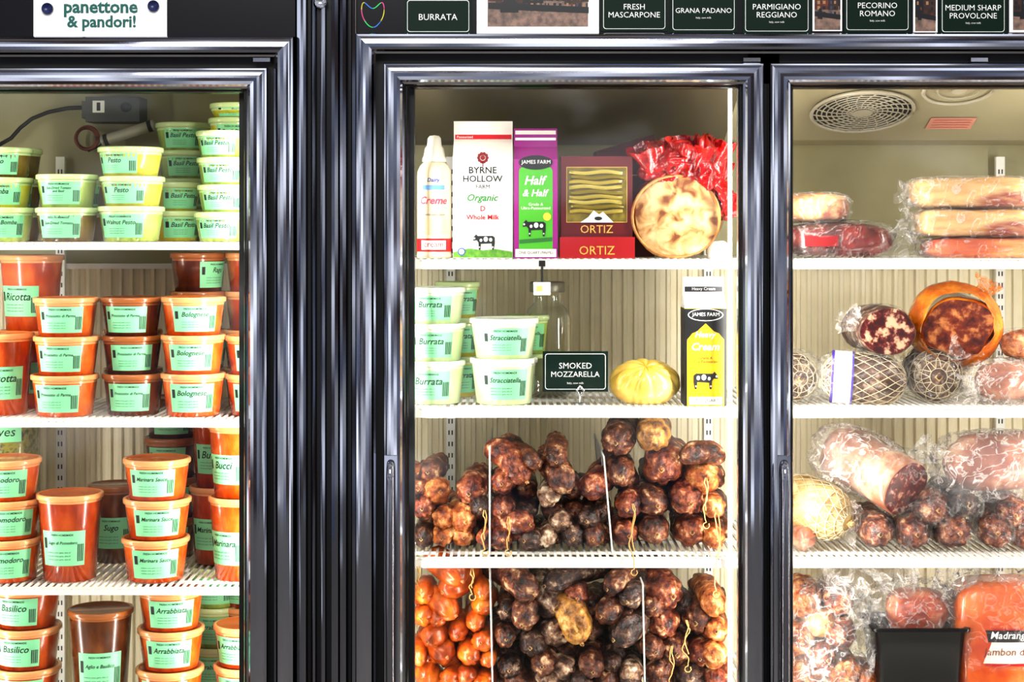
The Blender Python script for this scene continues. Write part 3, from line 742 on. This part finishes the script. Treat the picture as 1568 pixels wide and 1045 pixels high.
def pile(name,key,L,knot=STRING,fill=None,strings=()):
    s=MB(name); sz=SH[key]; fresh=name=='fresh_sausage_pile'
    for i,t in enumerate(L):
        px,py,r,m=t[:4]; yaw,pitch,ln=(t[4:]+(0,.06,.2)[len(t)-4:]) if len(t)<7 else t[4:7]
        y=YF+.02+R(0,.026)
        rr=r*K(y)*(1.05 if not fresh else .97); z=max(Z(py,y),sz+rr*1.12)
        if fresh: ln=.12
        d=(math.sin(yaw+R(-.2,.2)),math.cos(yaw)*math.cos(pitch),math.sin(pitch)+R(-.06,.06))
        s.sausage((X(px,y),y,z),d,ln,rr,m,seed=i*1.7+px,bend=R(-.006,.012),knot=knot,amp=.03 if fresh else .06,wr=.12 if fresh else .16)
    if fill:
        x0,x1,yt,mm,r=fill; y=YF+.07
        rr=r*K(y); zz=sz+rr*1.15
        while zz<Z(yt,y):
            xx=X(x0,y)+rr
            while xx<X(x1,y):
                s.sausage((xx+R(-.004,.004),y+R(0,.02),zz),(R(-.15,.15),1,R(-.08,.03)),.2,rr,random.choice(mm),seed=xx*50+zz*9,knot=None); xx+=rr*2.05
            zz+=rr*1.9
    for (px,py0,py1,sw) in strings:
        y=YF-.018; N=14
        s.tube([(X(px,y+.03),y+.03,Z(py0-4,y))]+[(X(px+sw*(math.sin(q*.55+px)+.3*math.sin(q*1.3)),y),y,Z(py0+(py1-py0)*q/N,y)) for q in range(N+1)]+[(X(px+sw*(math.sin(N*.55+px)+.3*math.sin(N*1.3))-5*math.sin(q*.9),y),y,Z(py1+5-5*math.cos(q*.9),y)) for q in range(1,7)],.0011,STRING,6)
        s.tube([(X(px+2,y+.03),y+.03,Z(py0-4,y))]+[(X(px+2+sw*.7*math.cos(q*.6+px),y),y,Z(py0+(py1-py0)*.7*q/8,y)) for q in range(9)],.0011,STRING,6)
    s.done()
c3=('C',3)
pile('salami_pile',c3,[(645,830,17,S2),(676,829,17,S3),(710,830,18,S3),(740,828,14,S4),(646,780,18,S4),(674,796,17,S3,.1,0,.2),(713,800,21,S3),(736,780,15,S2),
 (674,754,25,S3,-.2,.1,.2),(718,757,23,S4,.2,.1,.2),(655,724,18,S1,0,.05,.15),(640,750,15,S1)],fill=(636,748,765,[S1,S2,S4],18),strings=[(741,790,842,3)])
pile('salami_pile',c3,[(770,828,18,S4),(803,832,17,S2,.4,0,.2),(834,829,16,S7),(878,830,18,S2),(908,829,17,S1),(768,784,18,S4),(812,804,22,S4,-.6,0,.2),(862,802,18,S7),(898,799,19,S2),
 (768,742,18,S4,.2,.1,.18),(806,738,21,S4,-.6,.5,.13),(836,768,17,S7,.3,.2,.16),(870,752,22,S1,-.25,.75,.12),(901,750,22,S4,.4,.15,.18),(826,712,17,S1,-.4,.3,.14),(852,708,17,S1,.1,.3,.12)],fill=(753,926,750,[S1,S2,S1],18),strings=[(778,800,842,2)])
pile('salami_pile',c3,[(963,829,20,S4),(1006,827,23,S1),(1060,823,25,S4),(1098,833,17,S3),(960,781,21,S4),(1007,775,24,S1),(1058,772,26,S4),(1099,780,18,S3),
 (952,729,23,S1),(1013,719,33,S4,.2,.02,.2),(1083,735,27,S3,0,0,.2),(943,679,25,S1,.2,.05,.2),(1000,668,26,S5,0,.05,.2),(1040,700,17,S1,1.2,0,.10)],fill=(940,1112,725,[S1,S2,S1],22),strings=[(968,780,872,4),(1098,790,905,4),(1080,740,800,3)])
c4=('C',4)
O=S6
pile('fresh_sausage_pile',c4,[(708,890,23,O,-.5,.3),(740,912,14,O),(648,917,17,O),(678,907,22,O,.5,.25),(735,934,18,O,.2,.1),(645,948,18,O),(668,955,15,O),(697,943,21,O,-.7,.2),(728,960,16,O),(655,983,20,O,.5,.2),(699,976,17,O),(736,985,18,O),
 (643,1014,15,O),(685,1007,22,O,-.4,.1),(720,1008,19,O),(745,1015,13,O),(652,1040,18,O),(682,1045,18,O,.3,.1),(712,1040,18,O),(742,1045,16,O),(660,1066,19,O),(700,1068,20,O),(735,1066,18,O)],fill=(638,744,925,[O],18),strings=[(722,880,910,3),(640,870,900,2)])
pile('salami_pile',c4,[(775,938,17,S2),(818,910,22,S1,-.7,.2,.2),(850,933,26,S7,-.2,.15,.2),(884,917,21,S4),(799,958,23,S1,.4,.3,.18),(845,972,23,S7),(812,993,22,S2),(890,985,25,S5,-.35,.9,.12),(940,980,23,S2,.7,.2,.2),(780,1028,19,S2),(830,1022,20,S1),(866,1026,19,S7),(908,1030,20,S1),(940,1020,16,S2),(966,1037,18,S7),
 (960,922,22,S2,.3,.2,.2),(962,950,19,S1),(920,945,20,S1,.5,.1,.2),(775,980,16,S1),(790,1064,20,S1),(840,1062,20,S7),(885,1062,20,S2),(930,1062,20,S1),(970,1066,18,S2),(835,898,18,S2,.8,.1,.2),(930,903,18,S1,.7,.1,.2)],fill=(762,985,915,[S1,S2],20))
pile('salami_pile',c4,[(1030,914,31,S4,-.3,.05,.2),(1002,932,18,S1),(1065,955,26,S1,.3,.1,.2),(1014,962,25,S4),(1096,932,20,S3),(1097,968,20,S3),(1037,1004,26,S1),(1072,1010,20,S4),(1101,1012,20,S3),(1004,1000,18,S1),(1010,1040,23,S1),(1056,1045,23,S2),(1098,1050,22,S4),(1010,1068,18,S1)],fill=(992,1112,925,[S1,S2],20),strings=[(1050,960,1020,5),(1028,1000,1045,3)])

DV=mat('divider_wire',(190,190,186),.35)
def divider(px,pyt,key,lean=0):
    s=MB('shelf_divider'); y0=YF+.004; y1=.5; zb=SH[key]; zt=Z(pyt,y0); x=X(px,y0); xl=x-lean*K(0)
    s.tube([(x,y0,zb+.002),(xl,y0,zt),(xl,y1,zt),(x,y1,zb+.002)],.0018,DV,8)
    for q in(.3,.5,.7,.9): s.tube([(x,y0+(y1-y0)*q,zb+.002),(xl,y0+(y1-y0)*q,zt)],.0012,DV,6)
    s.tube([(x,y0,zb+.003),(x,y1,zb+.003)],.002,DV,6); s.done()
divider(750,690,c3); divider(938,700,c3,14); divider(755,868,c4,5); divider(988,895,c4,4)

# ---------------------------------------------------------------- right case meats
WR=film('clear_wrap',(236,234,232),.13); WRT=film('clear_wrap_thin',(236,232,226),.07); WRW=film('milky_wrap',(234,228,222),.24)
WRO=film('orange_wrap',(236,140,30),.45)
MEAT=mat('loin_tan',(186,118,64),.35,cols=[(216,168,112),(120,52,28)],scale=14,coat=.4)
HAM=mat('cured_maroon',(36,4,6),.25,cols=[(80,10,10),(124,32,24)],scale=18,coat=.6)
FATB=mat('belly_fat',(196,142,82),.35,cols=[(220,182,124),(146,54,32)],scale=9,coat=.4,stretch=(.5,1,2))
BAC=mat('bacon_orange',(174,56,22),.35,cols=[(210,106,48),(232,174,110)],scale=12,coat=.4,stretch=(.4,1,2))
COP=mat('coppa_cut',(56,12,10),.3,cols=[(98,30,24),(216,172,140)],scale=42,detail=3,coat=.4,lo=.44,hi=.62)
HCUT=mat('ham_roll_cut',(70,20,8),.3,cols=[(126,50,20),(214,140,80)],scale=38,detail=4,coat=.4,lo=.4,hi=.66)
DCUT=mat('salame_cut',(80,16,14),.3,cols=[(124,38,32),(214,160,134)],scale=75,detail=2,coat=.4,lo=.45,hi=.70)
NET=mat('net_twine',(196,182,152),.8); MOLD=mat('mould_cream',(144,112,58),.7,cols=[(188,160,104),(214,194,148)],scale=30,bump=.8)
MOLDD=mat('mould_dark',(40,22,16),.6,cols=[(96,66,52),(200,182,156)],scale=44,bump=.8,lo=.3,hi=.72)
WHC=mat('white_casing',(138,80,58),.4,cols=[(174,122,96),(216,190,166)],scale=12,bump=.3,coat=.4)
PKC=mat('pink_casing',(134,62,42),.4,cols=[(174,104,74),(216,178,148)],scale=12,bump=.3,coat=.4)
def base(name,px,y,key): return MB(name,(X(px,y),y,SH[key]),K(y))
def netting(s,p0,d,L,r,n=9,m=NET,th=.7):
    d,a,b=basis(d); p0=Vector(p0); cap=min(r*1.05,L*.45)
    def rad(e): e=min(e,L-e); return r*1.03*(math.sqrt(max(.01,1-((cap-e)/cap)**2)) if e<cap else 1)
    es=[cap*(1-math.cos(math.pi/2*i/5)) for i in range(1,6)]+[cap+(L-2*cap)*i/4 for i in range(1,4)]+[L-cap*(1-math.cos(math.pi/2*i/5)) for i in range(5,0,-1)]
    for sgn in(1,-1):
        for i in range(n):
            s.tube([p0+d*(e-(th if q==0 else 0))+(a*math.cos(2*math.pi*i/n+sgn*q*.2)+b*math.sin(2*math.pi*i/n+sgn*q*.2))*rad(e) for q,e in enumerate(es)],th,m,5)
    for e in es[:4]: s.tube([p0+d*(e-th*.5)+(a*math.cos(2*math.pi*j/24)+b*math.sin(2*math.pi*j/24))*rad(e) for j in range(25)],th,m,5)
y=YF+.075
c=base('cured_ham_piece',1278,y,c1); c.blob((0,0,27),(84,52,27),HAM,.62,.09,1.5,2); c.blob((0,0,28),(87,54,28),WRT,.6,.10,4,4,60,36,True)
c.frill((78,0,20),(1,-.2,.05),34,16,30,WR,5,.2,2); c.rect(-30,26,50,16,-56,mat('label_maroon',(120,20,24),.5)); c.done()
c=base('pork_loin_piece',1250,y,c1); c.loc.z+=.0695; c.blob((0,0,23),(48,40,22),MEAT,.6,.08,1.6,5); c.blob((0,0,23),(50,42,23),WR,.6,.10,4,7,50,30,True); c.done()
for (zo,h,cx,mm,sd) in((0,31,1506,BAC,1),(31.5,43,1494,FATB,2),(75,48,1488,FATB,3)):
    c=base('pancetta_slab',cx,y+.005,c1); c.loc.z+=zo*K(y); c.blob((0,0,h/2),(92,50,h/2),mm,.45,.08,1.6,sd,56,24)
    c.blob((0,0,h/2),(95,52,h/2+.5),WR,.45,.11,3,sd+3,70,36,True); c.frill((-84,0,h/2),(-1,-.2,-.3),26,12,22,WR,5,.2,sd); c.done()
y=YF+.06
c=base('netted_salami',1320,y,c2); pa=Vector((-62,10,42)); dv=Vector((1,-.18,-.06)); c.sausage(pa,dv,130,38,MOLDD,2,knot=None,amp=.02,wr=.05); netting(c,pa,dv,130,38,16)
PRP=mat('band_white',(218,214,222),.5)
d_,a_,b_=basis(dv)
for (t0,t1,m_) in((16,20,mat('band_purple',(68,46,150),.5)),(20,46,PRP),(46,49,MC['band_purple'])):
    vs=[pa+d_*t+(a_*math.cos(2*math.pi*j/32)+b_*math.sin(2*math.pi*j/32))*40.5 for t in(t0,t1) for j in range(32)]
    c.add(vs,[(j,(j+1)%32,32+(j+1)%32,32+j) for j in range(32)],m_,True)
c.blob((0,0,41),(70,42,40),WRT,.7,.08,3,2,56,36,True); c.done()
c=base('netted_salami',1430,y,c2); c.sausage((0,-30,43),(.1,1,0),150,41,MOLDD,4,knot=STRING,amp=.03,wr=.08); netting(c,(0,-30,43),(.1,1,0),150,41,10); c.blob((0,20,44),(45,60,43),WRT,.8,.08,3,5,50,30,True); c.frill((24,-10,70),(.6,-.4,.8),30,8,24,WR,5,.2,2); c.done()
c=base('netted_salami',1222,y,c2); c.sausage((0,-25,40),(-.1,1,0),140,36,MOLDD,6,amp=.03,wr=.08); netting(c,(0,-25,40),(-.1,1,0),140,36,10); c.blob((0,20,40),(42,60,39),WRT,.8,.10,3,8,50,30,True); c.done()
c=base('coppa_piece',1352,y,c2); c.cutlog((0,-32,112),(-.05,1,.0),130,43,MOLDD,COP,2,.04,.85); c.frill((-34,-10,118),(-.8,-.3,.5),30,8,22,WRW,5,.2,3); c.blob((0,30,112),(45,56,38),WRT,.8,.08,3,11,50,30,True); c.done()
c=base('smoked_ham_roll',1468,y,c2)
ORW=mat('ham_orange_wrap',(176,72,6),.2,cols=[(214,116,16),(236,160,50)],scale=16,bump=.9,bscale=24,coat=.7,bdist=.016)
c.cutlog((-4,-16,117),(.2,1,.05),130,53,ORW,HCUT,5,.08,.9)
d_,a_,b_=basis((-.12,-1,-.04)); vs=[];fs=[]; SG=80; RG=16; o=Vector((4,60,121))
for i in range(RG):
    t=i/(RG-1)
    prof_=62+9*math.sin(math.pi*min(1,t*1.25)*.8)-(14*max(0,t-.6)/.4)
    for j in range(SG):
        th=2*math.pi*j/SG; nz=noise.noise(Vector((math.cos(th)*1.5,math.sin(th)*1.5,t*1.6+3)))+.35*(1-2.4*abs(noise.noise(Vector((math.cos(th)*2.6,math.sin(th)*2.6,t*2.5+8)))))
        rr_=prof_*(1+.10*nz*(.5+.5*t))
        vs.append(o+d_*(84*t*(1+.16*noise.noise(Vector((math.cos(th)*1.6+5,math.sin(th)*1.6,0)))))+a_*math.cos(th)*rr_+b_*math.sin(th)*rr_*.95)
for i in range(RG-1):
    for j in range(SG):
        k_=(j+1)%SG; fs.append((i*SG+j,i*SG+k_,(i+1)*SG+k_,(i+1)*SG+j))
c.add(vs,fs,ORW,True)
c.frill((38,10,164),(.5,-.2,.9),30,10,22,WRO,3,.14,5,jag=.6); c.done()
c=base('wrapped_salami_piece',1535,y,c2); c.sausage((-42,-10,34),(1,.3,0),130,30,PKC,3,knot=None); c.blob((0,0,34),(60,45,33),WRW,.8,.14,3,3,50,30,True); c.frill((-48,-20,30),(-.8,-.4,-.2),32,10,28,WRW,5,.2,7); c.done()
c=base('wrapped_salami_piece',1560,y+.01,c2); c.loc.z+=66*K(y); c.sausage((-30,-10,24),(1,.2,0),110,22,S3,5,knot=None); c.blob((10,0,24),(46,36,24),WRT,.8,.12,3,9,50,30,True); c.done()
c=base('mould_ripened_salami',1280,y,c3); pa=Vector((14,-26,46)); dv=Vector((-.75,.7,.30)); c.sausage(pa,dv,130,42,MOLD,7,amp=.03,knot=STRING,wr=.06); netting(c,pa,dv,130,42,16,m=NET,th=.6); c.done()
c=base('large_mortadella',1372,y+.01,c3); c.cutlog((8,-32,98),(-.75,1,.42),150,47,WHC,DCUT,4,.04,.95)
c.blob((-50,30,130),(74,60,48),WRW,.8,.12,3,12,56,34,True,rot=-.35); c.blob((10,-10,104),(54,50,50),WRT,.9,.08,3,12,56,34,True); c.frill((-60,0,60),(-1,-.5,-.4),40,16,34,WRW,5,.2,2); c.frill((20,-10,140),(.8,-.1,.4),40,10,24,WR,5,.2,4); c.done()
s=MB('salami_pile')
for i,(px,py,r,m) in enumerate([(1348,827,27,S4),(1405,829,27,S4),(1470,831,29,S4),(1528,829,29,S4),(1580,829,28,S4),(1437,782,28,S4),(1484,775,26,S2),(1555,790,26,S4),(1232,836,20,PKC)]):
    yy=YF+.02; rr=r*K(yy); z=max(Z(py,yy),SH[c3]+rr*1.1); s.sausage((X(px,yy),yy,z),(R(-.15,.15),1,.02),.2,rr,m,seed=px,wr=.14); s.blob((X(px,yy),yy+.06,z),(rr*1.1,.085,rr*1.1),WRT,.9,.08,3,i,36,24,True)
s.done()
c=base('wrapped_mortadella',1515,y+.02,c3); c.loc.z+=78*K(y); c.sausage((-70,-8,50),(1,.25,.05),190,44,PKC,9,knot=None,wr=.08); c.blob((10,0,50),(92,50,50),WRW,.7,.12,3,14,60,36,True); c.frill((60,-20,80),(.6,-.4,.8),50,16,40,WRW,5,.2,4); c.done()
s=MB('bagged_sausages')
for i,(px,py,r,m) in enumerate([(1232,925,30,S3),(1292,975,27,S4),(1228,985,27,S3),(1268,1012,27,S4),(1236,1045,26,S3),(1300,1040,28,S3),(1262,960,24,MEAT),(1330,1060,20,S3),(1290,925,24,S4)]):
    yy=YF+.05; rr=r*K(yy); z=max(Z(py,yy),SH[c4]+rr*1.05); s.sausage((X(px,yy),yy,z),(R(-.2,.2),1,0),.16,rr,m,seed=px,wr=.1); 
yy=YF+.09
s.blob((X(1262,yy),yy,(SH[c4]+Z(895,yy))/2),(66*K(yy),.085,(Z(895,yy)-SH[c4])/2),WR,.7,.15,2.4,3,70,46,True)
s.frill((X(1285,yy),yy,Z(930,yy)),(.35,-.2,1),.075,.02,.05,WRW,5,.2,3); s.done()
y=YF+.085; c=base('black_meat_tub',1398,y,c4); TB=mat('tub_black',(8,8,9),.25,spec=.3)
def rr(w,d,z,n=8,r=10):
    P=[]
    for (sx,sy,a0) in((1,1,0),(-1,1,90),(-1,-1,180),(1,-1,270)):
        for a in range(n+1):
            t=math.radians(a0+90*a/n); P.append((sx*(w-r)+r*math.cos(t),sy*(d-r)+r*math.sin(t),z))
    return P
R_=[rr(56,44,0),rr(58,46,4),rr(68,54,108),rr(74,60,109),rr(74,60,114),rr(67,53,114),rr(60,48,96),rr(56,44,90)]
n=len(R_[0]); vs=[v for q in R_ for v in q]; c.add(vs,[(i*n+j,i*n+(j+1)%n,(i+1)*n+(j+1)%n,(i+1)*n+j) for i in range(len(R_)-1) for j in range(n)]+[tuple(range(n)),tuple(range((len(R_)-1)*n,len(R_)*n))],TB,True)
c.done()
c=base('bagged_ham_piece',1398,y,c4); c.blob((5,0,128),(46,36,36),mat('ham_rose',(122,36,18),.3,cols=[(182,78,40),(226,160,118)],scale=16,coat=.5),.8,.12,1.6,3)
c.blob((0,0,132),(60,42,42),WR,.7,.16,2.6,8,60,40,True); c.frill((-14,-4,150),(-.4,-.3,1),66,18,40,WRW,5,.2,5); c.frill((34,-4,146),(.6,-.3,.9),66,14,36,WRW,5,.2,6); c.frill((-50,-20,120),(-1,-.3,.5),40,10,26,WR,5,.2,9); c.done()
c=base('packaged_ham',1530,y,c4); HO=mat('ham_pack',(184,62,20),.28,cols=[(212,96,36),(230,136,72)],scale=10,coat=.6)
c.blob((0,0,90),(74,50,90),HO,.42,.03,1.6,3,64,40)
def pf(u,v,o): return(u,-51.5-o+u*u*.0016,v)
c.patch(-50,74,56,112,0,mat('label_red2',(180,20,24),.4),pf); c.patch(-46,74,60,96,.4,mat('label_cream',(232,226,208),.4),pf); c.patch(-50,74,92,110,.8,mat('label_black',(24,20,22),.4),pf)
c.text('Madrange',2,101,76,14,1.3,PAPER,pf,shear=.2,bold=.01); c.text('Jambon de Paris',14,76,104,18,.9,mat('ink_dkred',(120,24,26),.5),pf,shear=.15)
c.blob((0,0,110),(77,53,76),WRT,.5,.08,3.5,4,60,36,True)
c.frill((0,0,172),(.1,-.1,1),26,30,66,WR,6,.2,2); c.done()

# ---------------------------------------------------------------- lights
def area(name,loc,d,sx,sy,pw,col=(1,1,1)):
    l=bpy.data.lights.new(name,'AREA'); l.shape='RECTANGLE'; l.size=sx; l.size_y=sy; l.energy=pw; l.color=col
    z=-Vector(d).normalized(); x=Vector((0,0,1)).cross(z).normalized(); yv=z.cross(x)
    o=bpy.data.objects.new(name,l); o.matrix_world=Matrix.Translation(loc)@Matrix((x,yv,z)).transposed().to_4x4(); scene.collection.objects.link(o); return o
zc=1.08; L=1.5
WARM=(1,.975,.91)
for px,sg in((608,1),(1146,-1),(1198,1),(1735,-1),(392,-1),(-148,1)):
    area('door_tube_light',(X(px,.055),.058,zc),(sg*1,.75,0),.03,L,7,WARM)
area('added_front_light',(-.3,-2.6,3.2),(0.05,1.0,-.62),2.0,1.0,85,(1,.98,.95))  # added unseen lamp, brightens the front faces from behind the camera

wd=bpy.data.worlds.new('reflection_noise_world'); scene.world=wd; wd.use_nodes=True  # invented glowing noise blotches, there to be mirrored in the metal frames
nt=wd.node_tree; n=nt.nodes; l=nt.links; bg=n['Background']
tc=n.new('ShaderNodeTexCoord'); mp=n.new('ShaderNodeMapping'); mp.inputs['Scale'].default_value=(7,2,13)
ns=n.new('ShaderNodeTexNoise'); ns.inputs['Scale'].default_value=1.5; ns.inputs['Detail'].default_value=3
cr=n.new('ShaderNodeValToRGB'); e=cr.color_ramp.elements
e[0].position=.35; e[0].color=(.01,.01,.014,1); e[1].position=.63; e[1].color=(2.6,2.7,2.9,1)
q=cr.color_ramp.elements.new(.42); q.color=(.12,.07,.04,1); q=cr.color_ramp.elements.new(.48); q.color=(.20,.27,.45,1); q=cr.color_ramp.elements.new(.54); q.color=(.65,.63,.60,1)
l.new(tc.outputs['Generated'],mp.inputs[0]); l.new(mp.outputs[0],ns.inputs['Vector']); l.new(ns.outputs['Fac'],cr.inputs[0]); l.new(cr.outputs[0],bg.inputs[0]); bg.inputs[1].default_value=.9

cam=bpy.data.cameras.new('camera'); co=bpy.data.objects.new('camera',cam); scene.collection.objects.link(co)
co.location=(0,-D,CZ); co.rotation_euler=(math.radians(90),0,0)
cam.sensor_width=36; cam.lens=36*D/(1568/S); cam.shift_y=-(522.5-HP)/1568
scene.camera=co
